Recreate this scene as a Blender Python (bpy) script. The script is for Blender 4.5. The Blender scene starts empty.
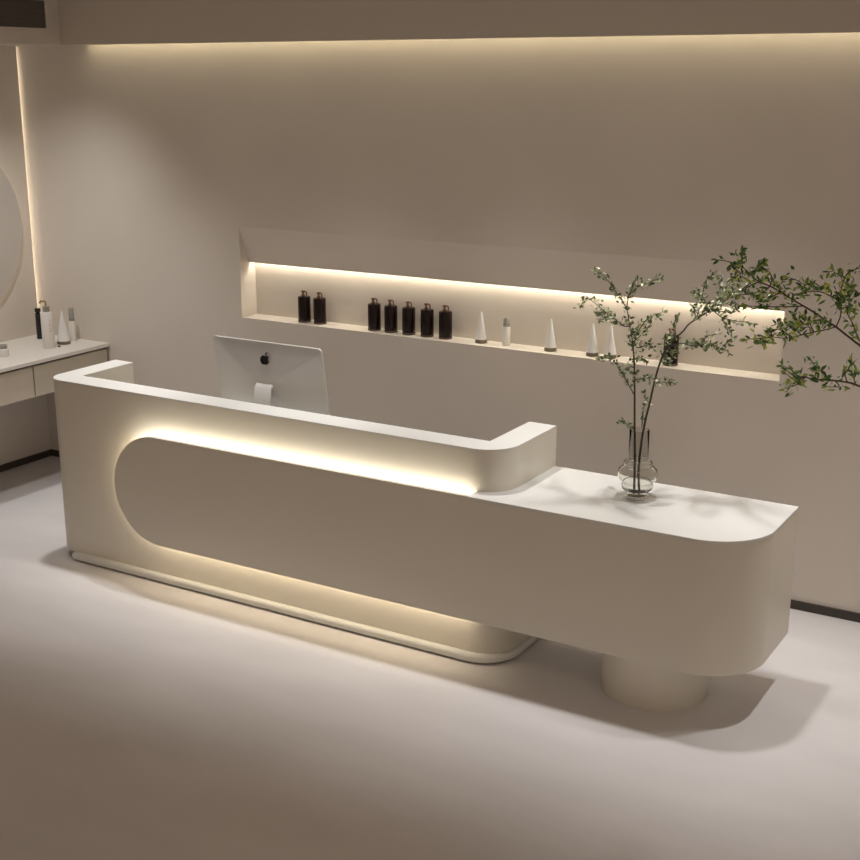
import bpy, bmesh, math, random
from mathutils import Vector, Matrix

# ------------------------------------------------------------------ camera, world, lights, exposure
scene = bpy.context.scene
COL = scene.collection
V = Vector
PI = math.pi

cam_data = bpy.data.cameras.new('camera')
cam = bpy.data.objects.new('camera', cam_data)
COL.objects.link(cam)
cam.location = (0, 0, 2.75)
YAW, PITCH = -0.539875, 0.271882
fwd = V((math.sin(YAW) * math.cos(PITCH), math.cos(YAW) * math.cos(PITCH), -math.sin(PITCH)))
cam.rotation_euler = fwd.to_track_quat('-Z', 'Y').to_euler()
cam_data.sensor_fit = 'HORIZONTAL'
cam_data.sensor_width = 36
cam_data.lens = 36 * 1280.3 / 860
cam_data.shift_y = 2 / 860
cam_data.clip_start = 0.05
scene.camera = cam

world = bpy.data.worlds.new('lobby_ambient')
scene.world = world
world.use_nodes = True
wbg = world.node_tree.nodes['Background']
wbg.inputs['Color'].default_value = (1.0, 0.82, 0.66, 1)
wbg.inputs['Strength'].default_value = 0.49

scene.view_settings.view_transform = 'Standard'
scene.view_settings.look = 'None'
scene.view_settings.exposure = 0.0
scene.view_settings.gamma = 1.0
scene.view_settings.use_curve_mapping = False


def downlight_or_fill(x, y, watts, size=80, target=None, color=(1.0, 0.975, 0.945), radius=0.065, z=3.27, blend=1.0):
    d = bpy.data.lights.new('downlight_or_fill', 'SPOT')
    d.energy = watts
    d.color = color
    d.spot_size = math.radians(size)
    d.spot_blend = blend
    d.shadow_soft_size = radius
    o = bpy.data.objects.new('downlight_or_fill', d)
    COL.objects.link(o)
    o.location = (x, y, z)
    if target:
        o.rotation_euler = (V(target) - V((x, y, z))).to_track_quat('-Z', 'Y').to_euler()
    return o


# a row of ceiling downlights over the desk, seen through their shadows on the floor
for lx, w in ((-0.93, 104), (-1.95, 112), (-3.19, 112), (-4.32, 120), (-5.45, 120)):
    downlight_or_fill(lx, 5.62 if lx > -1 else 5.35, w, 61, (lx, 5.25, 0))
    # added broad fill spot, no fitting of its own, tilted towards the back wall
    downlight_or_fill(lx, 5.42, 42, 72, (lx, 5.80, 0))
downlight_or_fill(-6.22, 5.30, 90, 90, (-6.85, 6.15, 0.2))

# LED strengths (emission of the strip meshes)
LED_COVE, LED_NICHE, LED_HALO, LED_HALO_LOW, LED_CORNER, LED_MIRROR = 20.0, 27.0, 15.0, 12.5, 14.0, 6.0


# ------------------------------------------------------------------ helpers
def tag(o, label=None, cat=None, group=None, kind=None):
    if label: o['label'] = label
    if cat: o['category'] = cat
    if group: o['group'] = group
    if kind: o['kind'] = kind
    return o


def empty(name, loc, label, cat, group=None, rz=0):
    o = bpy.data.objects.new(name, None)
    COL.objects.link(o)
    o.empty_display_size = 0.05
    o.location = loc
    o.rotation_euler = (0, 0, rz)
    return tag(o, label, cat, group)


def obj(name, bm, mat, parent=None, smooth=35, bevel=0, segs=2):
    bmesh.ops.remove_doubles(bm, verts=bm.verts, dist=1e-5)
    bmesh.ops.recalc_face_normals(bm, faces=bm.faces)
    me = bpy.data.meshes.new(name)
    bm.to_mesh(me)
    bm.free()
    mats = mat if isinstance(mat, (list, tuple)) else [mat]
    for m in mats:
        me.materials.append(m)
    if smooth:
        for p in me.polygons:
            p.use_smooth = True
        me.set_sharp_from_angle(angle=math.radians(smooth))
    o = bpy.data.objects.new(name, me)
    COL.objects.link(o)
    if parent:
        o.parent = parent
    if bevel:
        md = o.modifiers.new('bevel', 'BEVEL')
        md.width = bevel
        md.segments = segs
        md.limit_method = 'ANGLE'
        md.angle_limit = math.radians(40)
        md.harden_normals = True
    return o


def struct(name, bm, mat, smooth=0, bevel=0):
    return tag(obj(name, bm, mat, None, smooth, bevel), kind='structure')


def box(bm, x0, x1, y0, y1, z0, z1):
    v = [bm.verts.new(p) for p in ((x0, y0, z0), (x1, y0, z0), (x1, y1, z0), (x0, y1, z0),
                                   (x0, y0, z1), (x1, y0, z1), (x1, y1, z1), (x0, y1, z1))]
    for f in ((0, 1, 2, 3), (4, 5, 6, 7), (0, 1, 5, 4), (1, 2, 6, 5), (2, 3, 7, 6), (3, 0, 4, 7)):
        bm.faces.new([v[i] for i in f])
    return bm


def nbm(): return bmesh.new()


def prism(bm, outline, lo, hi, axis='z'):
    """extrude a closed 2D outline; axis z: (x,y) outline, axis y: (x,z) outline, axis x: (y,z)"""
    def p(a, b, c):
        return (a, b, c) if axis == 'z' else ((a, c, b) if axis == 'y' else (c, a, b))
    A = [bm.verts.new(p(a, b, lo)) for a, b in outline]
    B = [bm.verts.new(p(a, b, hi)) for a, b in outline]
    n = len(A)
    for i in range(n):
        bm.faces.new((A[i], A[(i + 1) % n], B[(i + 1) % n], B[i]))
    bm.faces.new(A)
    bm.faces.new(B)
    return bm


def arc(cx, cy, r, a0, a1, n=16):
    return [(cx + r * math.cos(math.radians(a0 + (a1 - a0) * i / n)),
             cy + r * math.sin(math.radians(a0 + (a1 - a0) * i / n))) for i in range(n + 1)]


def lathe(bm, prof, n=32, cx=0, cy=0, closed=False):
    rings = []
    for r, z in prof:
        if r < 1e-6:
            rings.append([bm.verts.new((cx, cy, z))])
        else:
            rings.append([bm.verts.new((cx + r * math.cos(2 * PI * k / n), cy + r * math.sin(2 * PI * k / n), z))
                          for k in range(n)])
    prs = list(zip(rings, rings[1:]))
    if closed: prs.append((rings[-1], rings[0]))
    for a, b in prs:
        for k in range(n):
            k2 = (k + 1) % n
            if len(a) == 1 and len(b) == 1: continue
            if len(a) == 1: bm.faces.new((a[0], b[k], b[k2]))
            elif len(b) == 1: bm.faces.new((a[k], a[k2], b[0]))
            else: bm.faces.new((a[k], a[k2], b[k2], b[k]))
    return bm


def tube(bm, pts, radii, n=8):
    """a swept round tube along points"""
    pts = [V(p) for p in pts]
    if not isinstance(radii, (list, tuple)):
        radii = [radii] * len(pts)
    prev = None
    rings = []
    for i, p in enumerate(pts):
        t = (pts[min(i + 1, len(pts) - 1)] - pts[max(i - 1, 0)]).normalized()
        if prev is None:
            u = t.orthogonal().normalized()
        else:
            u = (prev - t * prev.dot(t)).normalized()
        prev = u
        w = t.cross(u)
        rings.append([bm.verts.new(p + (u * math.cos(2 * PI * k / n) + w * math.sin(2 * PI * k / n)) * radii[i])
                      for k in range(n)])
    for a, b in zip(rings, rings[1:]):
        for k in range(n):
            bm.faces.new((a[k], a[(k + 1) % n], b[(k + 1) % n], b[k]))
    bm.faces.new(rings[0])
    bm.faces.new(rings[-1])
    return bm


def smooth_path(pts, sub=4):
    """Catmull-Rom"""
    P = [V(p) for p in pts]
    P = [P[0] * 2 - P[1]] + P + [P[-1] * 2 - P[-2]]
    out = []
    for i in range(1, len(P) - 2):
        for s in range(sub):
            t = s / sub
            a, b, c, d = P[i - 1], P[i], P[i + 1], P[i + 2]
            out.append(0.5 * ((2 * b) + (c - a) * t + (2 * a - 5 * b + 4 * c - d) * t * t + (3 * b - a - 3 * c + d) * t ** 3))
    out.append(P[-2])
    return out


# ------------------------------------------------------------------ materials
def mat(name, color, rough=0.5, metal=0.0, spec=0.5, noise=None, bump=None, coat=0, **kw):
    m = bpy.data.materials.new(name)
    m.use_nodes = True
    nt = m.node_tree
    b = nt.nodes['Principled BSDF']
    b.inputs['Base Color'].default_value = (*color, 1)
    b.inputs['Roughness'].default_value = rough
    b.inputs['Metallic'].default_value = metal
    b.inputs['Specular IOR Level'].default_value = spec
    b.inputs['Coat Weight'].default_value = coat
    for k, v in kw.items():
        b.inputs[k.replace('_', ' ')].default_value = v
    if noise or bump:
        tc = nt.nodes.new('ShaderNodeTexCoord')
    if noise:   # (scale, amount[, stretch])
        mp = nt.nodes.new('ShaderNodeMapping')
        nt.links.new(tc.outputs['Object'], mp.inputs['Vector'])
        if len(noise) > 2: mp.inputs['Scale'].default_value = noise[2]
        nz = nt.nodes.new('ShaderNodeTexNoise')
        nz.inputs['Scale'].default_value = noise[0]
        nz.inputs['Detail'].default_value = 5
        nt.links.new(mp.outputs['Vector'], nz.inputs['Vector'])
        rp = nt.nodes.new('ShaderNodeValToRGB')
        a = noise[1]
        rp.color_ramp.elements[0].color = (*[c * (1 - a) for c in color], 1)
        rp.color_ramp.elements[1].color = (*[min(1, c * (1 + a)) for c in color], 1)
        rp.color_ramp.elements[0].position = 0.3
        rp.color_ramp.elements[1].position = 0.7
        nt.links.new(nz.outputs['Fac'], rp.inputs['Fac'])
        nt.links.new(rp.outputs['Color'], b.inputs['Base Color'])
    if bump:    # (scale, strength)
        nb = nt.nodes.new('ShaderNodeTexNoise')
        nb.inputs['Scale'].default_value = bump[0]
        nb.inputs['Detail'].default_value = 4
        nt.links.new(tc.outputs['Object'], nb.inputs['Vector'])
        bp = nt.nodes.new('ShaderNodeBump')
        bp.inputs['Strength'].default_value = bump[1]
        bp.inputs['Distance'].default_value = 0.01
        nt.links.new(nb.outputs['Fac'], bp.inputs['Height'])
        nt.links.new(bp.outputs['Normal'], b.inputs['Normal'])
    return m


def emis(name, color, strength):
    m = bpy.data.materials.new(name)
    m.use_nodes = True
    nt = m.node_tree
    nt.nodes.remove(nt.nodes['Principled BSDF'])
    e = nt.nodes.new('ShaderNodeEmission')
    e.inputs['Color'].default_value = (*color, 1)
    e.inputs['Strength'].default_value = strength
    nt.links.new(e.outputs[0], nt.nodes['Material Output'].inputs['Surface'])
    return m


WARM = (1.0, 0.90, 0.62)
M_wall = mat('wall_plaster', (0.66, 0.60, 0.535), 0.75, noise=(1.3, 0.03), bump=(60, 0.02), spec=0.3)
M_floor = mat('microcement_floor', (0.73, 0.705, 0.71), 0.42, noise=(2.2, 0.045, (0.6, 1.6, 1)), bump=(6, 0.02), spec=0.4)
M_ceil = mat('ceiling_paint', (0.62, 0.55, 0.48), 0.8, spec=0.3)
M_bulk = mat('bulkhead_paint', (0.55, 0.49, 0.42), 0.8, spec=0.3)
M_base = mat('dark_skirting', (0.045, 0.036, 0.028), 0.45)
M_desk = mat('satin_desk_lacquer', (0.71, 0.665, 0.58), 0.34, noise=(1.5, 0.015), spec=0.4)
M_top = mat('white_worktop', (0.72, 0.715, 0.69), 0.4, noise=(3, 0.02), spec=0.4)
M_vtop = mat('white_vanity_top', (0.78, 0.75, 0.70), 0.4)
M_drawer = mat('beige_drawer_front', (0.60, 0.54, 0.45), 0.5, noise=(4, 0.02))
M_carcass = mat('dark_carcass', (0.10, 0.08, 0.06), 0.6)
M_gap = mat('shadow_gap_bronze', (0.40, 0.35, 0.29), 0.5)
M_alu = mat('silver_aluminium', (0.62, 0.61, 0.60), 0.38, metal=0.35, bump=(400, 0.01))
M_alu2 = mat('pale_stand_aluminium', (0.80, 0.79, 0.78), 0.38, metal=0.25)
M_black = mat('black_gloss', (0.008, 0.008, 0.009), 0.2)
M_screen = mat('screen_glass', (0.01, 0.01, 0.012), 0.08)
M_bottle = mat('dark_amber_bottle', (0.014, 0.006, 0.005), 0.22, spec=0.22)
M_bfoot = mat('amber_glass_foot', (0.13, 0.08, 0.055), 0.2)
M_copper = mat('copper_pump', (0.17, 0.065, 0.045), 0.3, metal=0.5)
M_white = mat('white_ceramic', (0.82, 0.80, 0.76), 0.3, coat=0.3)
M_cone = mat('frosted_white_cone', (0.80, 0.79, 0.77), 0.28, coat=0.4)
M_ring = mat('grey_bronze_ring', (0.19, 0.16, 0.11), 0.3, metal=0.5)
M_greycap = mat('clear_grey_cap', (0.32, 0.31, 0.28), 0.15, coat=0.6)
M_gold = mat('brass_pump', (0.50, 0.37, 0.17), 0.25, metal=0.9)
M_red = mat('reddish_print', (0.60, 0.42, 0.37), 0.5)
M_glass = mat('smoked_glass', (0.90, 0.90, 0.87), 0.01, Transmission_Weight=1.0, IOR=1.5)
M_glass2 = mat('smoked_neck_glass', (0.78, 0.78, 0.76), 0.01, Transmission_Weight=1.0, IOR=1.12)
M_bark = mat('dark_branch_bark', (0.055, 0.042, 0.030), 0.7)
M_bark2 = mat('brown_branch_bark', (0.10, 0.065, 0.045), 0.7)
M_pot = mat('stoneware_pot', (0.42, 0.38, 0.33), 0.7, noise=(8, 0.1))
M_soil = mat('soil', (0.05, 0.035, 0.025), 0.95)
M_mirror = mat('mirror_silver', (0.86, 0.86, 0.86), 0.03, metal=1.0)
M_grille = mat('dark_vent', (0.10, 0.085, 0.075), 0.5)


def leafmat(name, c0, c1, c2):
    m = mat(name, c0, 0.42, spec=0.4)
    nt = m.node_tree
    b = nt.nodes['Principled BSDF']
    g = nt.nodes.new('ShaderNodeNewGeometry')
    r = nt.nodes.new('ShaderNodeValToRGB')
    r.color_ramp.elements[0].color = (*c0, 1)
    r.color_ramp.elements[1].color = (*c2, 1)
    r.color_ramp.elements.new(0.6).color = (*c1, 1)
    nt.links.new(g.outputs['Random Per Island'], r.inputs['Fac'])
    nt.links.new(r.outputs['Color'], b.inputs['Base Color'])
    return m


M_leaf = leafmat('dark_green_leaf', (0.055, 0.09, 0.035), (0.17, 0.22, 0.09), (0.62, 0.64, 0.42))  # palest colour is a painted highlight, scattered leaf by leaf
M_leaf2 = leafmat('fresh_green_leaf', (0.045, 0.12, 0.035), (0.17, 0.33, 0.08), (0.70, 0.76, 0.16))
E_cove = emis('led_cove', WARM, LED_COVE)
E_niche = emis('led_niche', (1.0, 0.95, 0.80), LED_NICHE)
E_halo = emis('led_halo', (1.0, 0.94, 0.80), LED_HALO)
E_halo_low = emis('led_halo_low', (1.0, 0.85, 0.62), LED_HALO_LOW)
E_corner = emis('led_corner', (1.0, 0.93, 0.76), LED_CORNER)
E_mirror = emis('led_mirror', (1.0, 0.86, 0.66), LED_MIRROR)

# ------------------------------------------------------------------ the room
XL, YW, ZC, XR, YF = -7.18, 6.45, 3.3, 3.0, -2.0

bm = nbm(); box(bm, -7.6, XR, YF, 6.9, -0.1, 0.0); struct('floor', bm, M_floor)
bm = nbm(); box(bm, -7.6, XR, YF, 6.9, ZC, ZC + 0.1); struct('ceiling', bm, M_ceil)

# back wall with the product niche cut into it (slanted soffit, upstand hiding the LED)
NX0, NX1, NZ0, NZF, NZL, NYL, NYB, NZT = -5.295, -1.762, 1.226, 1.815, 1.576, 6.54, 6.605, 1.68
bm = nbm()
xs, zs = [-7.36, NX0, NX1, XR], [0, NZ0, NZF, ZC]
for i in range(3):
    for k in range(3):
        if i == 1 and k == 1: continue
        vs = [bm.verts.new((x, YW, z)) for x, z in ((xs[i], zs[k]), (xs[i + 1], zs[k]), (xs[i + 1], zs[k + 1]), (xs[i], zs[k + 1]))]
        bm.faces.new(vs)
prof = [(YW, NZ0), (NYB, NZ0), (NYB, NZT), (NYL + 0.012, NZT), (NYL + 0.012, NZL), (NYL, NZL), (YW, NZF)]
for a, b in zip(prof, prof[1:]):
    bm.faces.new([bm.verts.new(p) for p in ((NX0, a[0], a[1]), (NX1, a[0], a[1]), (NX1, b[0], b[1]), (NX0, b[0], b[1]))])
for x in (NX0, NX1):
    bm.faces.new([bm.verts.new((x, a, b)) for a, b in prof])
# outer shell gives the wall its thickness
o = [(-7.36, 6.75), (XR, 6.75)]
for (xa, ya), (xb, yb) in (((-7.36, 6.75), (XR, 6.75)), ((-7.36, YW), (-7.36, 6.75)), ((XR, YW), (XR, 6.75))):
    bm.faces.new([bm.verts.new(p) for p in ((xa, ya, 0), (xb, yb, 0), (xb, yb, ZC), (xa, ya, ZC))])
wb = struct('wall_back', bm, M_wall)
bm = nbm(); box(bm, NX0 + 0.01, NX1 - 0.01, NYL + 0.032, NYL + 0.052, 1.625, 1.632)
obj('niche_led_strip', bm, E_niche, wb, 0)

# left wall: stops short of the back wall, the slot holds a vertical LED
bm = nbm()
box(bm, -7.30, XL, YF, 6.43, 0.0, ZC)
box(bm, -7.36, -7.30, YF, 6.449, 0.0, ZC)
wl = struct('wall_left', bm, M_wall)
bm = nbm(); box(bm, XL - 0.10, XL, 6.431, 6.449, 0.0, 0.905); obj('slot_filler', bm, M_wall, wl, 0)
bm = nbm(); box(bm, XL - 0.10, XL - 0.06, 6.4305, 6.4345, 0.94, 2.93); obj('corner_led_strip', bm, E_corner, wl, 0)

bm = nbm(); box(bm, -2.8 - 3.75 + 0.0, XR, YW - 0.014, YW - 0.0005, 0.0, 0.047)
tb = struct('baseboard_back', bm, M_base)
tb.data.transform(Matrix.Identity(4))
bm = nbm(); box(bm, XL, -6.55, YW - 0.014, YW - 0.0005, 0.0, 0.047); obj('skirting_return', bm, M_base, tb, 0)
bm = nbm(); box(bm, XL + 0.0005, XL + 0.014, YF, YW - 0.015, 0.0, 0.047); struct('baseboard_left', bm, M_base)

# bulkheads: a long one before the back wall with a light cove behind it, one over the vanity
BZ = 2.94
bm = nbm()
box(bm, -6.575, XR, 6.27, 6.345, BZ, ZC)
box(bm, -6.575, -6.51, 6.345, YW - 0.001, BZ, ZC)
b1 = struct('trim_1', bm, M_bulk)
bm = nbm(); box(bm, -6.50, XR - 0.02, 6.3455, 6.353, 3.035, 3.047); obj('cove_led_strip', bm, E_cove, b1, 0)
bm = nbm(); box(bm, XL + 0.001, -6.575, YF, YW - 0.001, BZ, ZC)
b2 = struct('trim_2', bm, M_bulk)

# ------------------------------------------------------------------ air vent in the left bulkhead
vent = empty('air_vent', (-6.575, 5.4, 3.125), 'dark rectangular air vent set in the bulkhead at top left', 'air vent')
bm = nbm(); box(bm, 0.001, 0.006, -0.7, 0.745, -0.085, 0.085); obj('backing', bm, M_grille, vent, 0)
bm = nbm()
for (a, b, c, d) in ((-0.73, 0.775, -0.11, -0.085), (-0.73, 0.775, 0.085, 0.11), (-0.73, -0.7, -0.085, 0.085), (0.745, 0.775, -0.085, 0.085)):
    box(bm, 0.001, 0.014, a, b, c, d)
obj('frame', bm, M_bulk, vent, 0)
for k in range(5):
    bm = nbm(); box(bm, 0.006, 0.012, -0.7, 0.745, -0.068 + k * 0.032, -0.062 + k * 0.032)
    obj('slat', bm, M_carcass, vent, 0)

# ------------------------------------------------------------------ reception desk
desk = empty('reception_desk', (0, 0, 0), 'long cream reception desk with glowing recessed panel and cantilevered low counter', 'desk')
HX0, HX1, HY0, HY1, HT, HZ = -5.58, -2.607, 5.005, 5.572, 0.152, 1.077
ol = ([(HX0, HY1)] + arc(HX0 + 0.12, HY0 + 0.12, 0.12, 180, 270, 18) + arc(HX1 - 0.17, HY0 + 0.17, 0.17, 270, 360, 22)
      + [(HX1, HY1), (HX1 - HT, HY1), (HX1 - HT, HY0 + HT), (HX0 + HT - 0.005, HY0 + HT), (HX0 + HT - 0.005, HY1)])
bm = nbm(); prism(bm, ol, 0.045, HZ - 0.006); obj('counter_wall', bm, M_desk, desk, 35)
bm = nbm(); prism(bm, ol, HZ - 0.006, HZ); obj('counter_cap', bm, M_top, desk, 35, 0.0015)
# plinth, a rounded slab standing proud of the wall, on a recessed foot
ol = ([(-5.45, 5.56)] + arc(-5.41, 4.965 + 0.04, 0.04, 180, 270, 8) + arc(-2.58 - 0.2, 4.965 + 0.2, 0.2, 270, 360, 22) + [(-2.58, 5.56)])
bm = nbm(); prism(bm, ol, 0.005, 0.0455); obj('plinth', bm, M_top, desk, 50, 0.017, 5)
ol = ([(-5.42, 5.54)] + arc(-5.39, 5.0 + 0.03, 0.03, 180, 270, 8) + arc(-2.62 - 0.18, 5.0 + 0.18, 0.18, 270, 360, 16) + [(-2.62, 5.54)])
bm = nbm(); prism(bm, ol, 0.0, 0.006); obj('recessed_foot', bm, M_gap, desk, 0)
# inner work surface
bm = nbm(); box(bm, HX0 + HT, HX1 - HT, HY0 + HT, HY1 + 0.12, 0.715, 0.745); obj('work_surface', bm, M_top, desk, 0)

# low counter (box, rounded front corner) and the halo panel that runs on from it
LX0, LX1, LY0, LY1, LZ0, LZ1, LR = -2.745, -1.392, 4.92, 5.566, 0.25, 0.87, 0.28
ol = [(LX0, LY1), (LX0, LY0)] + arc(LX1 - LR, LY0 + LR, LR, 270, 360, 28) + [(LX1, LY1)]
bm = nbm(); prism(bm, ol, LZ0, LZ1 - 0.012); obj('low_counter', bm, M_desk, desk, 35)
bm = nbm(); prism(bm, [(x + (0.003 if x > -2 else 0), y) for x, y in ol], LZ1 - 0.012, LZ1); obj('countertop', bm, M_top, desk, 35, 0.002)
PR = (LZ1 - LZ0) / 2
PCX, PCZ = -4.685, (LZ0 + LZ1) / 2
ol = [(LX0, LZ0), (LX0, LZ1)] + arc(PCX, PCZ, PR, 90, 270, 48)
bm = nbm(); prism(bm, ol, LY0, 4.942, 'y'); obj('halo_panel', bm, M_desk, desk, 35)
ci = PR - 0.035
ol = [(LX0, PCZ - ci), (LX0, PCZ + ci)] + arc(PCX, PCZ, ci, 90, 270, 48)
bm = nbm(); prism(bm, ol, 4.942, HY0, 'y'); obj('panel_spacer', bm, M_desk, desk, 35)
# LED ribbons round the spacer, facing outwards: a strong one above, a dimmer one round the end and below
for nm, path, em_ in (('upper_led_strip', [(LX0 - 0.01, PCZ + ci + 0.003), (PCX, PCZ + ci + 0.003)] + arc(PCX, PCZ, ci + 0.003, 90, 135, 10)[1:], E_halo),
                      ('lower_led_strip', arc(PCX, PCZ, ci + 0.003, 135, 270, 30) + [(LX0 - 0.01, PCZ - ci - 0.003)], E_halo_low)):
    bm = nbm()
    va = [bm.verts.new((x, 4.955, z)) for x, z in path]
    vb = [bm.verts.new((x, 4.985, z)) for x, z in path]
    for i in range(len(path) - 1):
        bm.faces.new((va[i], va[i + 1], vb[i + 1], vb[i]))
    obj(nm, bm, em_, desk, 0)
# drum leg under the cantilever
bm = nbm(); lathe(bm, [(0, 0), (0.242, 0), (0.242, 0.006), (0.246, 0.012), (0.246, LZ0 + 0.001), (0, LZ0 + 0.001)], 72, -1.90, 5.20)
lg = obj('drum_leg', bm, M_desk, desk, 35)

# ------------------------------------------------------------------ computer on the work surface
MW, MH, MD = 0.735, 0.500, 0.055
comp = empty('desktop_computer', (-4.267, 5.465, 0.745), 'silver all-in-one computer seen from behind above the counter', 'computer', rz=math.radians(0.44))
tilt = math.radians(8.8)
# local frame of the case: u across, v down from the top edge, n out of the back (towards -y)
top = V((0, -0.0696, 0.612))
uv = V((1, 0, 0)); vv = -V((0, -math.sin(tilt), math.cos(tilt))); nn = V((0, -math.cos(tilt), -math.sin(tilt)))


def bulge(u, v):
    a = abs(u) / (MW / 2); b = abs(v - MH / 2) / (MH / 2)
    return MD * max(0, 1 - a ** 2.0) * max(0, 1 - b ** 2.0)


def P(u, v, n=0): return top + uv * u + vv * v + nn * n


def rrect(w, h, r, n=6):
    o = []
    for cx, cy, a in ((w / 2 - r, h / 2 - r, 0), (-w / 2 + r, h / 2 - r, 90), (-w / 2 + r, -h / 2 + r, 180), (w / 2 - r, -h / 2 + r, 270)):
        o += arc(cx, cy, r, a, a + 90, n)
    return o


bm = nbm()
r0 = [(x, y + MH / 2) for x, y in rrect(MW, MH, 0.022)]
A = [bm.verts.new(P(x, y, 0.0)) for x, y in r0]
B = [bm.verts.new(P(x, y, 0.012)) for x, y in r0]
for i in range(len(A)): bm.faces.new((A[i], A[(i + 1) % len(A)], B[(i + 1) % len(A)], B[i]))
bm.faces.new(A)
prev = B
NR = 22
for k in range(1, NR + 1):
    s = 1 - k / NR
    if k == NR:
        c = bm.verts.new(P(0, MH / 2, 0.012 + MD))
        for i in range(len(prev)): bm.faces.new((prev[i], prev[(i + 1) % len(prev)], c))
    else:
        ring = []
        for x, y in r0:
            u, v = x * s, MH / 2 + (y - MH / 2) * s
            ring.append(bm.verts.new(P(u, v, 0.012 + bulge(u, v))))
        for i in range(len(prev)): bm.faces.new((prev[i], prev[(i + 1) % len(prev)], ring[(i + 1) % len(prev)], ring[i]))
        prev = ring
obj('case', bm, M_alu, comp, 60)
bm = nbm()
f = [bm.verts.new(P(x, y + MH / 2 - 0.03, -0.0015)) for x, y in rrect(MW - 0.01, MH - 0.07, 0.012)]
g = [bm.verts.new(P(x, y + MH / 2 - 0.03, -0.0002)) for x, y in rrect(MW - 0.01, MH - 0.07, 0.012)]
bm.faces.new(f); bm.faces.new(g)
for i in range(len(f)): bm.faces.new((f[i], f[(i + 1) % len(f)], g[(i + 1) % len(f)], g[i]))
obj('screen', bm, M_screen, comp, 0)
# fruit emblem with a bite and a leaf, black, on the curved back
bm = nbm()
body = []
S = 0.0285
for k in range(96):
    a = 2 * PI * k / 96
    x, y = math.cos(a), math.sin(a)
    r = 1.0 + 0.06 * math.cos(2 * a)
    X, Y = x * r, y * r
    d = math.exp(-(X / 0.34) ** 2)
    if y > 0: Y -= 0.24 * d
    else:
        Y += 0.17 * d
        X *= 1 - 0.16 * (-y) ** 1.5
    Y *= 1.02
    if Y > 0: X *= 1.02
    dx, dy = X - 1.30, Y - 0.16        # the bite
    rr = math.hypot(dx, dy)
    if rr < 0.56:
        X = 1.30 + (-1 if dx < 0 else 1) * 0 + dx / rr * 0.56
        Y = 0.16 + dy / rr * 0.56
    body.append((X * S, Y * S))
for poly in (body, [(0.04 * S + px * S, 0.92 * S + py * S) for px, py in
                    ((0.0, 0.0), (0.02, 0.22), (0.14, 0.40), (0.30, 0.52), (0.43, 0.55), (0.42, 0.36), (0.32, 0.18), (0.16, 0.05))]):
    lay = []
    cu, cv = 0.006, 0.090
    # the back is seen from behind, so the emblem's right is the viewer's right (+u)
    for x, y in poly:
        u, v = cu + x, cv - y
        lay.append((u, v))
    T = [bm.verts.new(P(u, v, 0.012 + bulge(u, v) + 0.0018)) for u, v in lay]
    Bo = [bm.verts.new(P(u, v, 0.012 + bulge(u, v) - 0.0005)) for u, v in lay]
    for i in range(len(T)): bm.faces.new((T[i], T[(i + 1) % len(T)], Bo[(i + 1) % len(T)], Bo[i]))
    bm.faces.new(T); bm.faces.new(Bo)
em = obj('emblem', bm, M_black, comp, 0); em['label'] = 'black bitten apple emblem'
# stand: strap from the middle of the back bending into a flat foot
bm = nbm()
c0 = P(0.006, 0.229, 0.012 + MD - 0.006)
side = [(c0.y + 0.03, c0.z + 0.006), (c0.y - 0.006, c0.z + 0.008), (c0.y - 0.025, c0.z - 0.012), (c0.y - 0.042, c0.z - 0.10), (c0.y - 0.066, 0.055),
        (c0.y - 0.070, 0.022), (c0.y - 0.062, 0.008), (c0.y - 0.045, 0.0), (c0.y + 0.16, 0.0)]
inner = [(c0.y + 0.16, 0.007), (c0.y - 0.040, 0.009), (c0.y - 0.052, 0.018), (c0.y - 0.055, 0.03), (c0.y - 0.032, c0.z - 0.10), (c0.y - 0.015, c0.z - 0.016), (c0.y + 0.03, c0.z - 0.012)]
prism(bm, side + inner, -0.055, 0.055, 'x')
obj('stand', bm, M_alu2, comp, 35, 0.002)
bm = nbm(); lathe(bm, [(0, -0.002), (0.013, -0.002), (0.013, 0.002), (0, 0.002)], 20)
bmesh.ops.transform(bm, matrix=Matrix.Translation(P(0.085, 0.375, 0.012 + bulge(0.085, 0.375) + 0.001)) @ Matrix.Rotation(PI / 2 + tilt, 4, 'X'), verts=bm.verts)
obj('cable_port', bm, M_greycap, comp, 0)


# ------------------------------------------------------------------ bottles, cones, tubes
def copy_tree(o, parent=None):
    c = o.copy(); COL.objects.link(c)
    if parent: c.parent = parent
    for ch in list(o.children): copy_tree(ch, c)
    return c


def pump_bottle():
    t = empty('pump_bottle', (0, 0, 0), 'x', 'bottle', 'dark pump bottles in the wall niche')
    bm = nbm(); lathe(bm, [(0, 0.002), (0.038, 0.002), (0.040, 0.008), (0.040, 0.158), (0.0375, 0.164), (0.014, 0.166), (0.0, 0.166)], 32)
    obj('bottle_body', bm, M_bottle, t, 40)
    bm = nbm(); lathe(bm, [(0, 0), (0.0395, 0), (0.0412, 0.002), (0.0412, 0.010), (0.0395, 0.012), (0, 0.012)], 32)
    obj('bottle_foot', bm, M_bfoot, t, 40)
    bm = nbm(); lathe(bm, [(0, 0.165), (0.011, 0.165), (0.011, 0.176), (0.0065, 0.178), (0.0065, 0.190), (0.012, 0.191), (0.012, 0.201), (0, 0.202)], 20, -0.007)
    obj('pump_head', bm, M_copper, t, 40)
    bm = nbm(); tube(bm, [(-0.004, 0, 0.196), (0.012, 0, 0.197), (0.019, 0, 0.192), (0.020, 0, 0.168)], [0.0045, 0.0045, 0.0045, 0.004], 10)
    obj('spout', bm, M_copper, t, 40)
    return t


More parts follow.
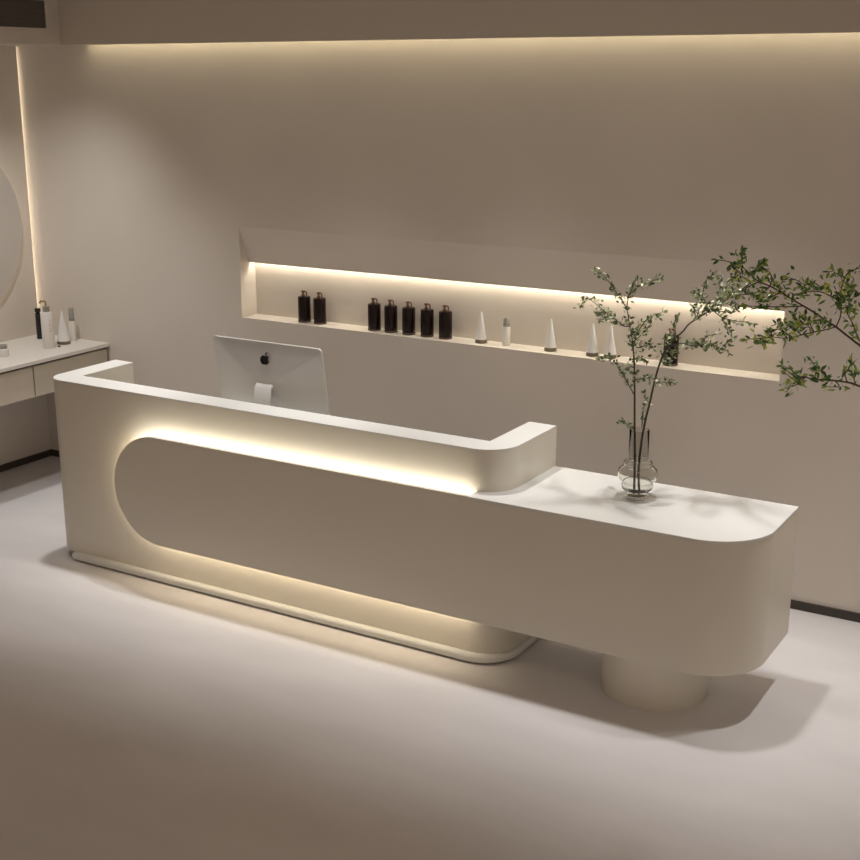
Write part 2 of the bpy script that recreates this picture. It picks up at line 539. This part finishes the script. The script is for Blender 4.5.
NY = 6.535
bottles = [(-4.853, 'dark pump bottle at the far left end of the niche, leftmost of the pair'),
           (-4.732, 'dark pump bottle above the computer, right one of the pair at the niche left end'),
           (-4.318, 'dark pump bottle at the left end of the row of five in the niche'),
           (-4.196, 'dark pump bottle, second from the left in the row of five'),
           (-4.067, 'dark pump bottle in the middle of the row of five'),
           (-3.936, 'dark pump bottle, fourth from the left in the row of five'),
           (-3.808, 'dark pump bottle at the right end of the row of five, nearest the white cones'),
           (-2.387, 'dark brown pump bottle standing alone behind the leafy branches in the niche')]
b0 = pump_bottle()
for i, (x, lab) in enumerate(bottles):
    o = b0 if i == 0 else copy_tree(b0)
    o.location = (x, NY, NZ0)
    o.rotation_euler = (0, 0, random.Random(i).uniform(-0.15, 0.15))
    o['label'] = lab


def cone_bottle(h, r, group=None):
    t = empty('cone_bottle', (0, 0, 0), 'x', 'bottle', group)
    rr = r * 0.97
    bm = nbm(); lathe(bm, [(0, 0.022), (rr, 0.022), (rr * 0.97, 0.026), (rr * 0.64, h * 0.44), (rr * 0.34, h * 0.74), (0.0048, h - 0.005), (0.003, h - 0.001), (0, h)], 32)
    obj('cone', bm, M_cone, t, 60)
    bm = nbm(); lathe(bm, [(0, 0), (r * 0.97, 0), (r, 0.002), (r * 0.97, 0.020), (r * 0.92, 0.022), (0, 0.022)], 32)
    obj('base_ring', bm, M_ring, t, 40)
    return t


c0_ = cone_bottle(0.186, 0.036, 'white cone bottles in the wall niche')
for i, (x, lab) in enumerate([(-3.564, 'white cone bottle right beside the row of five dark bottles'),
                              (-3.111, 'white cone bottle standing alone right of the white tube in the niche'),
                              (-2.850, 'white cone bottle, left one of the pair beside the branches'),
                              (-2.741, 'white cone bottle, right one of the pair, half behind the branches')]):
    o = c0_ if i == 0 else copy_tree(c0_)
    o.location = (x, NY, NZ0); o['label'] = lab


def tube_bottle(r, h, H, label):
    t = empty('tube_bottle', (0, 0, 0), label, 'bottle')
    bm = nbm(); lathe(bm, [(0, 0), (r * 0.95, 0), (r, 0.003), (r, h - 0.002), (r * 0.9, h), (0, h)], 28)
    obj('bottle_body', bm, M_white, t, 40)
    bm = nbm(); lathe(bm, [(0, h), (r * 0.86, h), (r * 0.9, h + 0.002), (r * 0.9, h + 0.008), (r * 0.8, h + 0.010), (r * 0.8, H - 0.008), (r * 0.6, H), (0, H)], 28)
    c = obj('cap', bm, M_greycap, t, 40)
    bm = nbm(); lathe(bm, [(0, h + 0.012), (r * 0.84, h + 0.012), (r * 0.84, h + 0.017), (0, h + 0.017)], 28)
    obj('cap_band', bm, M_ring, c, 40)
    return t


t = tube_bottle(0.0235, 0.112, 0.160, 'short white tube bottle with grey cap between two white cones in the niche')
t.location = (-3.402, 6.545, NZ0)

# ------------------------------------------------------------------ glass vase with branches
VX, VY = -2.071, 5.315
vase = empty('glass_vase', (VX, VY, LZ1), 'clear bulbous glass vase with tall smoked neck on the low counter', 'vase')
prof = [(0.046, 0.0), (0.050, 0.006), (0.053, 0.028), (0.060, 0.036), (0.070, 0.046), (0.074, 0.060), (0.070, 0.074), (0.076, 0.080), (0.088, 0.094),
        (0.093, 0.114), (0.088, 0.136), (0.074, 0.148), (0.063, 0.150), (0.067, 0.160), (0.066, 0.172), (0.056, 0.181), (0.046, 0.184)]
inn = [(r - 0.006, z + (0.004 if z < 0.05 else 0)) for r, z in prof[::-1]]
inn = [(0.0405, 0.184)] + inn[1:-2] + [(0.044, 0.014), (0, 0.013)]
pr = [(0, 0.0)] + prof + [(0.0455, 0.186), (0.0405, 0.186)] + inn
bm = nbm(); lathe(bm, pr, 56); obj('vase_bulb', bm, M_glass, vase, 60)
bm = nbm(); lathe(bm, [(0.0455, 0.1865), (0.0455, 0.323), (0.044, 0.325), (0.0425, 0.323), (0.0425, 0.1865)], 56, closed=True)
obj('vase_neck', bm, M_glass2, vase, 60)

VASE_STEMS = [[[-2.093,5.32,0.983],[-2.086,5.308,1.06],[-2.088,5.296,1.196],[-2.089,5.284,1.329],[-2.089,5.272,1.435],[-2.091,5.26,1.526],[-2.094,5.248,1.585],[-2.096,5.236,1.631],[-2.103,5.224,1.683],[-2.114,5.212,1.758]],[[-2.08,5.32,0.985],[-2.065,5.326,1.112],[-2.053,5.333,1.232],[-2.039,5.339,1.311],[-2.031,5.345,1.369],[-2.02,5.352,1.44],[-2.003,5.358,1.512],[-1.982,5.364,1.57],[-1.948,5.371,1.617],[-1.913,5.377,1.654],[-1.892,5.383,1.685],[-1.862,5.389,1.71],[-1.813,5.396,1.746],[-1.77,5.402,1.782],[-1.727,5.408,1.812],[-1.693,5.415,1.833],[-1.661,5.421,1.866],[-1.627,5.427,1.891],[-1.593,5.434,1.897]]]
VASE_TWIGS = [[[-2.114,5.212,1.758],[-2.137,5.2,1.801],[-2.167,5.187,1.843],[-2.189,5.175,1.88],[-2.218,5.163,1.91],[-2.246,5.151,1.925]],[[-2.114,5.212,1.758],[-2.121,5.237,1.815],[-2.113,5.263,1.85],[-2.112,5.288,1.889]],[[-2.121,5.237,1.815],[-2.078,5.224,1.858],[-2.022,5.21,1.883],[-1.961,5.196,1.913]],[[-2.103,5.224,1.683],[-2.141,5.238,1.679],[-2.188,5.251,1.705],[-2.235,5.265,1.724],[-2.283,5.279,1.751],[-2.345,5.292,1.778],[-2.377,5.306,1.743]],[[-2.235,5.265,1.724],[-2.327,5.368,1.699]],[[-2.188,5.251,1.705],[-2.232,5.197,1.706]],[[-2.094,5.248,1.585],[-2.078,5.263,1.654],[-2.053,5.278,1.704],[-2.021,5.292,1.729],[-1.983,5.307,1.746]],[[-2.094,5.248,1.585],[-2.042,5.213,1.597],[-1.991,5.178,1.628],[-1.957,5.143,1.613]],[[-2.091,5.26,1.526],[-2.076,5.287,1.536],[-2.052,5.314,1.514]],[[-2.093,5.284,1.361],[-2.121,5.263,1.42],[-2.141,5.242,1.473],[-2.16,5.221,1.507],[-2.179,5.199,1.541],[-2.217,5.178,1.534]],[[-2.135,5.263,1.444],[-2.151,5.314,1.471],[-2.152,5.366,1.467]],[[-2.089,5.272,1.435],[-2.059,5.255,1.442],[-2.013,5.239,1.463],[-1.98,5.222,1.458]],[[-2.088,5.296,1.196],[-2.129,5.34,1.199],[-2.189,5.385,1.201]],[[-2.068,5.333,1.203],[-2.071,5.347,1.276],[-2.068,5.361,1.315],[-2.082,5.376,1.349]],[[-1.98,5.222,1.458],[-1.958,5.268,1.439],[-1.921,5.315,1.431]],[[-2.1,5.248,1.604],[-2.071,5.231,1.628],[-2.021,5.214,1.68],[-1.996,5.197,1.71]],[[-2.003,5.358,1.512],[-1.98,5.378,1.555],[-1.948,5.398,1.561],[-1.93,5.417,1.573]],[[-1.982,5.364,1.57],[-1.957,5.376,1.621],[-1.958,5.389,1.682],[-1.951,5.401,1.713]],[[-2.094,5.248,1.585],[-2.101,5.29,1.621],[-2.107,5.332,1.664]],[[-2.003,5.358,1.512],[-1.996,5.412,1.496],[-1.984,5.465,1.513]],[[-1.982,5.364,1.57],[-1.978,5.329,1.615],[-1.946,5.293,1.649]],[[-1.976,5.364,1.577],[-1.915,5.372,1.601],[-1.866,5.38,1.592],[-1.818,5.388,1.602],[-1.769,5.396,1.6],[-1.895,5.404,1.6],[-1.839,5.412,1.6],[-1.794,5.42,1.599],[-1.748,5.428,1.583],[-1.716,5.436,1.566]],[[-1.748,5.428,1.583],[-1.729,5.41,1.608],[-1.701,5.391,1.632],[-1.677,5.373,1.652]],[[-1.862,5.389,1.71],[-1.863,5.416,1.734],[-1.86,5.442,1.777],[-1.881,5.468,1.809],[-1.919,5.494,1.811]],[[-1.86,5.442,1.777],[-1.848,5.427,1.827],[-1.837,5.413,1.876],[-1.805,5.399,1.904]],[[-1.813,5.396,1.746],[-1.77,5.425,1.806],[-1.783,5.455,1.856],[-1.801,5.484,1.897]],[[-1.795,5.396,1.762],[-1.752,5.416,1.726],[-1.702,5.436,1.713],[-1.67,5.455,1.709],[-1.629,5.475,1.7]],[[-1.752,5.416,1.726],[-1.752,5.463,1.69],[-1.741,5.511,1.655]],[[-1.77,5.402,1.782],[-1.704,5.342,1.788],[-1.621,5.282,1.804]],[[-1.727,5.408,1.812],[-1.659,5.395,1.838],[-1.609,5.381,1.84],[-1.542,5.367,1.839]],[[-1.862,5.389,1.71],[-1.853,5.345,1.755],[-1.849,5.3,1.79]],[[-1.839,5.412,1.6],[-1.822,5.442,1.63],[-1.785,5.472,1.638]],[[-1.813,5.396,1.746],[-1.788,5.432,1.748],[-1.733,5.468,1.742]],[[-1.727,5.408,1.812],[-1.749,5.438,1.852],[-1.732,5.468,1.877],[-1.714,5.498,1.884]],[[-1.813,5.396,1.746],[-1.797,5.34,1.789],[-1.798,5.284,1.824]],[[-1.77,5.425,1.806],[-1.726,5.372,1.836],[-1.674,5.319,1.866]]]
POT_STEMS = [[[-0.763,4.6,1.554],[-0.86,4.591,1.702],[-0.962,4.582,1.817],[-0.991,4.574,1.842],[-1.027,4.565,1.869],[-1.06,4.556,1.894],[-1.1,4.547,1.918],[-1.136,4.538,1.942],[-1.172,4.529,1.962],[-1.216,4.521,1.986],[-1.252,4.512,2.007],[-1.289,4.503,2.027],[-1.325,4.494,2.041],[-1.354,4.485,2.062],[-1.384,4.476,2.091],[-1.428,4.468,2.107],[-1.467,4.459,2.113]],[[-0.788,4.6,1.589],[-0.904,4.614,1.654],[-0.989,4.627,1.678],[-1.022,4.641,1.68],[-1.07,4.655,1.678],[-1.111,4.668,1.673],[-1.152,4.682,1.666],[-1.187,4.695,1.669],[-1.221,4.709,1.666],[-1.25,4.723,1.684],[-1.286,4.736,1.693]]]
POT_TWIGS = [[[-1.172,4.529,1.962],[-1.211,4.511,1.959],[-1.243,4.492,1.959],[-1.298,4.474,1.957],[-1.353,4.455,1.957]],[[-1.06,4.556,1.894],[-1.097,4.548,1.88],[-1.131,4.539,1.871],[-1.172,4.531,1.857],[-1.221,4.523,1.842],[-1.271,4.515,1.842],[-1.314,4.506,1.835],[-1.357,4.498,1.828]],[[-1.06,4.556,1.892],[-1.046,4.546,1.93],[-1.043,4.537,1.962],[-1.047,4.528,1.992],[-1.044,4.518,2.031],[-1.04,4.509,2.054],[-1.043,4.499,2.077],[-1.064,4.49,2.095],[-1.08,4.48,2.098]],[[-1.04,4.509,2.054],[-1.022,4.492,2.094],[-0.992,4.476,2.113],[-0.948,4.459,2.129]],[[-1.047,4.528,1.992],[-1.073,4.5,2.009],[-1.096,4.472,2.025],[-1.125,4.444,2.031],[-1.16,4.416,2.021],[-1.171,4.388,2.02]],[[-1.073,4.5,2.009],[-1.08,4.52,2.027],[-1.114,4.54,2.029],[-1.15,4.561,2.042],[-1.184,4.581,2.029],[-1.228,4.602,2.042],[-1.257,4.622,2.044]],[[-1.1,4.547,1.918],[-1.139,4.559,1.908],[-1.17,4.571,1.892],[-1.204,4.582,1.902],[-1.221,4.594,1.922]],[[-1.131,4.539,1.871],[-1.158,4.579,1.892],[-1.185,4.618,1.914]],[[-1.172,4.531,1.857],[-1.179,4.468,1.889],[-1.186,4.405,1.918]],[[-1.152,4.682,1.666],[-1.164,4.75,1.689],[-1.203,4.817,1.712]],[[-1.164,4.75,1.689],[-1.124,4.712,1.693],[-1.106,4.674,1.687]],[[-1.187,4.695,1.669],[-1.197,4.626,1.654],[-1.224,4.557,1.649]],[[-1.07,4.655,1.678],[-1.06,4.684,1.651],[-1.112,4.714,1.638]],[[-1.022,4.641,1.68],[-1.044,4.695,1.698],[-1.037,4.749,1.728]],[[-0.962,4.582,1.817],[-0.992,4.566,1.88],[-1.006,4.55,1.919],[-1.02,4.534,1.95],[-1.012,4.519,1.989],[-0.996,4.503,2.015]],[[-1.289,4.503,2.027],[-1.276,4.475,2.062],[-1.284,4.448,2.087],[-1.291,4.42,2.097]],[[-1.252,4.512,2.007],[-1.27,4.543,2.023],[-1.265,4.575,2.035]],[[-1.384,4.476,2.091],[-1.413,4.551,2.117],[-1.441,4.626,2.122]],[[-1.325,4.494,2.041],[-1.345,4.464,2.032],[-1.365,4.433,2.016],[-1.393,4.403,2.01]],[[-1.289,4.503,2.027],[-1.297,4.458,2.01],[-1.312,4.413,2.001]],[[-1.428,4.468,2.107],[-1.409,4.449,2.092],[-1.375,4.43,2.075],[-1.398,4.411,2.061]],[[-1.354,4.485,2.062],[-1.326,4.46,2.097],[-1.301,4.434,2.117]],[[-1.252,4.512,2.007],[-1.266,4.458,1.998],[-1.279,4.404,1.99]],[[-1.06,4.556,1.894],[-1.081,4.502,1.919],[-1.096,4.447,1.919]],[[-1.043,4.537,1.962],[-1.034,4.59,1.962],[-1.024,4.643,1.947]],[[-1.044,4.518,2.031],[-1.04,4.593,2.024],[-1.043,4.668,2.025]],[[-1.047,4.528,1.992],[-1.0,4.395,2.03]],[[-0.989,4.627,1.678],[-1.013,4.69,1.695],[-1.021,4.754,1.705]],[[-1.221,4.523,1.842],[-1.254,4.58,1.859],[-1.286,4.636,1.87]],[[-1.271,4.515,1.842],[-1.261,4.419,1.878]],[[-1.187,4.695,1.669],[-1.217,4.65,1.667],[-1.233,4.604,1.693]],[[-1.314,4.506,1.835],[-1.312,4.555,1.811]]]


def leaf(bm, base, dirv, L, W, rnd):
    d = dirv.normalized()
    s = d.cross(V((rnd.uniform(-1, 1), rnd.uniform(-1, 1), rnd.uniform(-0.3, 1.2)))).normalized()
    n = d.cross(s)
    P0 = base
    m1 = base + d * L * 0.35 - n * L * 0.04
    m2 = base + d * L * 0.72 - n * L * 0.02
    tip = base + d * L + n * L * 0.05
    a1 = m1 + s * W * 0.5 + n * W * 0.18; a2 = m2 + s * W * 0.36 + n * W * 0.14
    b1 = m1 - s * W * 0.5 + n * W * 0.18; b2 = m2 - s * W * 0.36 + n * W * 0.14
    v = [bm.verts.new(p) for p in (P0, m1, m2, tip, a1, a2, b1, b2)]
    for f in ((0, 1, 4), (1, 2, 5, 4), (2, 3, 5), (0, 6, 1), (1, 6, 7, 2), (2, 7, 3)):
        bm.faces.new([v[i] for i in f])


def raw_obj(name, bm, m, parent):
    me = bpy.data.meshes.new(name); bm.to_mesh(me); bm.free(); me.materials.append(m)
    for p in me.polygons: p.use_smooth = True
    o = bpy.data.objects.new(name, me); COL.objects.link(o); o.parent = parent
    return o


def branches(root, stems, twigs, r_stem, r_twig, leafL, leafW, gap, mb, ml, seed, main_from):
    rnd = random.Random(seed)
    off = V(root.location)
    fol = nbm()

    def leaves(path, start):
        acc = 0
        n = len(path)
        for i in range(1, n):
            seg = path[i] - path[i - 1]
            L = seg.length
            t = i / n
            if t < start: continue
            acc += L
            while acc > gap:
                acc -= gap
                p = path[i] - seg * rnd.random()
                for s in range(rnd.choice((1, 2, 2, 3))):
                    d = seg.normalized() * rnd.uniform(0.1, 0.9) + V((rnd.gauss(0, 0.6), rnd.gauss(0, 0.6), rnd.gauss(0.1, 0.6)))
                    # a short side twiglet carries the leaf
                    q = p + V((rnd.gauss(0, 1), rnd.gauss(0, 1), rnd.gauss(0, 1))) * leafL * 0.38
                    leaf(fol, q, d, leafL * rnd.uniform(0.65, 1.15), leafW * rnd.uniform(0.8, 1.15), rnd)
        for s in range(3):
            leaf(fol, path[-1], (path[-1] - path[-2]).normalized() + V((rnd.gauss(0, .5), rnd.gauss(0, .5), rnd.gauss(0, .5))), leafL, leafW, rnd)

    for st, m0 in zip(stems, main_from):
        path = [p - off for p in smooth_path(st, 4)]
        n = len(path)
        bm = nbm(); tube(bm, path, [r_stem * (1 - 0.72 * i / n) for i in range(n)], 7)
        raw_obj('stem', bm, mb, root)
        leaves(path, m0)
    for tw in twigs:
        path = [p - off for p in smooth_path(tw, 3)]
        n = len(path)
        bm = nbm(); tube(bm, path, [r_twig * (1 - 0.6 * i / n) for i in range(n)], 5)
        raw_obj('twig', bm, mb, root)
        leaves(path, 0.18)
    raw_obj('foliage', fol, ml, root)


bt = empty('leafy_branches', (VX, VY, LZ1 + 0.016), 'fine dark green leafy branches standing in the glass vase', 'plant')
st = [[[-2.088, 5.325, 0.889]] + VASE_STEMS[0][1:], [[-2.060, 5.318, 0.889], [-2.070, 5.322, 1.0]] + VASE_STEMS[1][1:]]
branches(bt, st, VASE_TWIGS, 0.0058, 0.0026, 0.023, 0.0115, 0.0082, M_bark, M_leaf, 3, (0.42, 0.62))

pot = empty('floor_pot', (-0.42, 4.6, 0), 'tall stoneware floor pot just beyond the right edge holding the overhanging branches', 'pot')
bm = nbm(); lathe(bm, [(0, 0), (0.11, 0), (0.125, 0.02), (0.165, 0.30), (0.15, 0.55), (0.10, 0.68), (0.105, 0.72), (0.09, 0.72), (0.085, 0.66), (0, 0.66)], 40)
obj('pot_body', bm, M_pot, pot, 50)
bm = nbm(); lathe(bm, [(0, 0.661), (0.086, 0.661), (0.06, 0.672), (0, 0.676)], 30); obj('soil', bm, M_soil, pot, 50)
rp = empty('potted_tree_branches', (-0.42, 4.6, 0.665), 'fresh green leafy branches reaching in from the right edge', 'plant')
st = [[[-0.44, 4.6, 0.665], [-0.46, 4.6, 1.0], [-0.60, 4.6, 1.35]] + POT_STEMS[0], [[-0.40, 4.6, 0.665], [-0.45, 4.6, 1.0], [-0.62, 4.6, 1.33]] + POT_STEMS[1]]
branches(rp, st, POT_TWIGS, 0.0052, 0.0026, 0.030, 0.0118, 0.0105, M_bark2, M_leaf2, 8, (0.62, 0.55))

# ------------------------------------------------------------------ floating vanity along the left wall
VZ = 0.930
van = empty('vanity_cabinet', (XL, 5.5, 0), 'floating beige vanity cabinet with white top along the left wall', 'cabinet')
X0 = XL
bm = nbm(); box(bm, 0.001, -6.50 - X0, -1.5, 0.9485, VZ - 0.026, VZ); obj('vanity_top', bm, M_vtop, van, 0, 0.002)
bm = nbm(); box(bm, 0.001, -6.54 - X0, -1.48, 0.943, 0.685, VZ - 0.026); obj('carcass', bm, M_carcass, van, 0)
bm = nbm(); box(bm, 0.001, -6.52 - X0, 0.943, 0.9485, 0.680, VZ - 0.027); obj('end_panel', bm, M_gap, van, 0)
gaps = [0.942, 0.26, -0.42, -1.10]
for a, b in zip(gaps[1:], gaps):
    bm = nbm(); box(bm, -6.5395 - X0, -6.52 - X0, a + 0.005, b - 0.005, 0.681, 0.887)
    obj('drawer_front', bm, M_drawer, van, 0, 0.0015)

# round backlit mirror
mir = empty('round_mirror', (XL, 5.70, 1.74), 'round backlit mirror cut by the left edge of the picture', 'mirror')


def disc(bm, r, x0, x1, n=80):
    prism(bm, [(r * math.cos(2 * PI * k / n), r * math.sin(2 * PI * k / n)) for k in range(n)], x0, x1, 'x')


bm = nbm(); disc(bm, 0.620, 0.030, 0.036); obj('mirror_glass', bm, M_mirror, mir, 40)
bm = nbm(); disc(bm, 0.57, 0.001, 0.030); obj('mirror_backing', bm, M_bulk, mir, 40)
bm = nbm()
n = 80
a = [bm.verts.new((0.010, 0.574 * math.cos(2 * PI * k / n), 0.574 * math.sin(2 * PI * k / n))) for k in range(n)]
b = [bm.verts.new((0.022, 0.574 * math.cos(2 * PI * k / n), 0.574 * math.sin(2 * PI * k / n))) for k in range(n)]
for k in range(n): bm.faces.new((a[k], a[(k + 1) % n], b[(k + 1) % n], b[k]))
obj('mirror_led_strip', bm, E_mirror, mir, 0)

# things on the vanity
lb = empty('lotion_bottle', (-6.745, 6.115, VZ), 'large white lotion bottle with brass pump on the vanity', 'bottle')
bm = nbm(); lathe(bm, [(0, 0), (0.038, 0), (0.041, 0.004), (0.041, 0.240), (0.037, 0.249), (0.020, 0.252), (0, 0.252)], 40); obj('bottle_body', bm, M_white, lb, 40)
bm = nbm(); lathe(bm, [(0, 0.252), (0.024, 0.252), (0.024, 0.268), (0.020, 0.270), (0.020, 0.274), (0.024, 0.276), (0.024, 0.290), (0, 0.292)], 28); obj('collar', bm, M_greycap, lb, 40)
bm = nbm(); tube(bm, [(0, 0, 0.290), (0, 0, 0.318), (-0.006, -0.004, 0.325), (-0.028, -0.018, 0.323), (-0.034, -0.022, 0.310)], [0.007, 0.007, 0.009, 0.008, 0.006], 10); obj('pump', bm, M_gold, lb, 50)
bm = nbm()
for k, hh in enumerate((0.018, 0.012, 0.020, 0.010, 0.016)):
    a0 = -0.42
    for s in (0, 1):
        th = a0 + s * 0.14
        r = 0.0416
        z0 = 0.115 + k * 0.019
        vs = [bm.verts.new((r * math.cos(tt), r * math.sin(tt), zz)) for tt, zz in ((th, z0), (th + 0.09, z0), (th + 0.09, z0 + hh * 0.7), (th, z0 + hh * 0.7))]
        bm.faces.new(vs)
raw_obj('printed_lettering', bm, M_red, lb)
bb = empty('slim_black_bottle', (-7.035, 6.30, VZ), 'slim tall black bottle behind the white lotion bottle', 'bottle')
bm = nbm(); lathe(bm, [(0, 0), (0.018, 0), (0.020, 0.003), (0.020, 0.185), (0.012, 0.192), (0.012, 0.196), (0, 0.196)], 24); obj('bottle_body', bm, M_black, bb, 40)
bm = nbm(); lathe(bm, [(0, 0.196), (0.021, 0.196), (0.021, 0.219), (0.019, 0.221), (0, 0.221)], 24); obj('cap', bm, M_black, bb, 40)
cv = cone_bottle(0.232, 0.047); cv.location = (-6.755, 6.262, VZ)
cv['label'] = 'white cone bottle with dark base ring on the vanity top'; 
tv = tube_bottle(0.023, 0.145, 0.238, 'slim white tube bottle with grey cap behind the cone on the vanity'); tv.location = (-6.768, 6.362, VZ)
jr = empty('cream_jar', (-6.79, 5.755, VZ), 'small white jar with dark lid at the left edge of the vanity', 'jar')
bm = nbm(); lathe(bm, [(0, 0), (0.032, 0), (0.036, 0.004), (0.036, 0.048), (0.032, 0.052), (0, 0.052)], 32); obj('jar_body', bm, M_white, jr, 40)
bm = nbm(); lathe(bm, [(0, 0.052), (0.030, 0.052), (0.030, 0.076), (0.027, 0.079), (0, 0.079)], 32); obj('lid', bm, M_greycap, jr, 40)
cp = empty('bottle_cap', (-6.700, 6.165, VZ), 'tiny dark cap lying beside the white lotion bottle', 'cap')
bm = nbm(); lathe(bm, [(0, 0), (0.011, 0), (0.011, 0.008), (0.009, 0.010), (0, 0.010)], 16); obj('cap_shell', bm, M_ring, cp, 40)
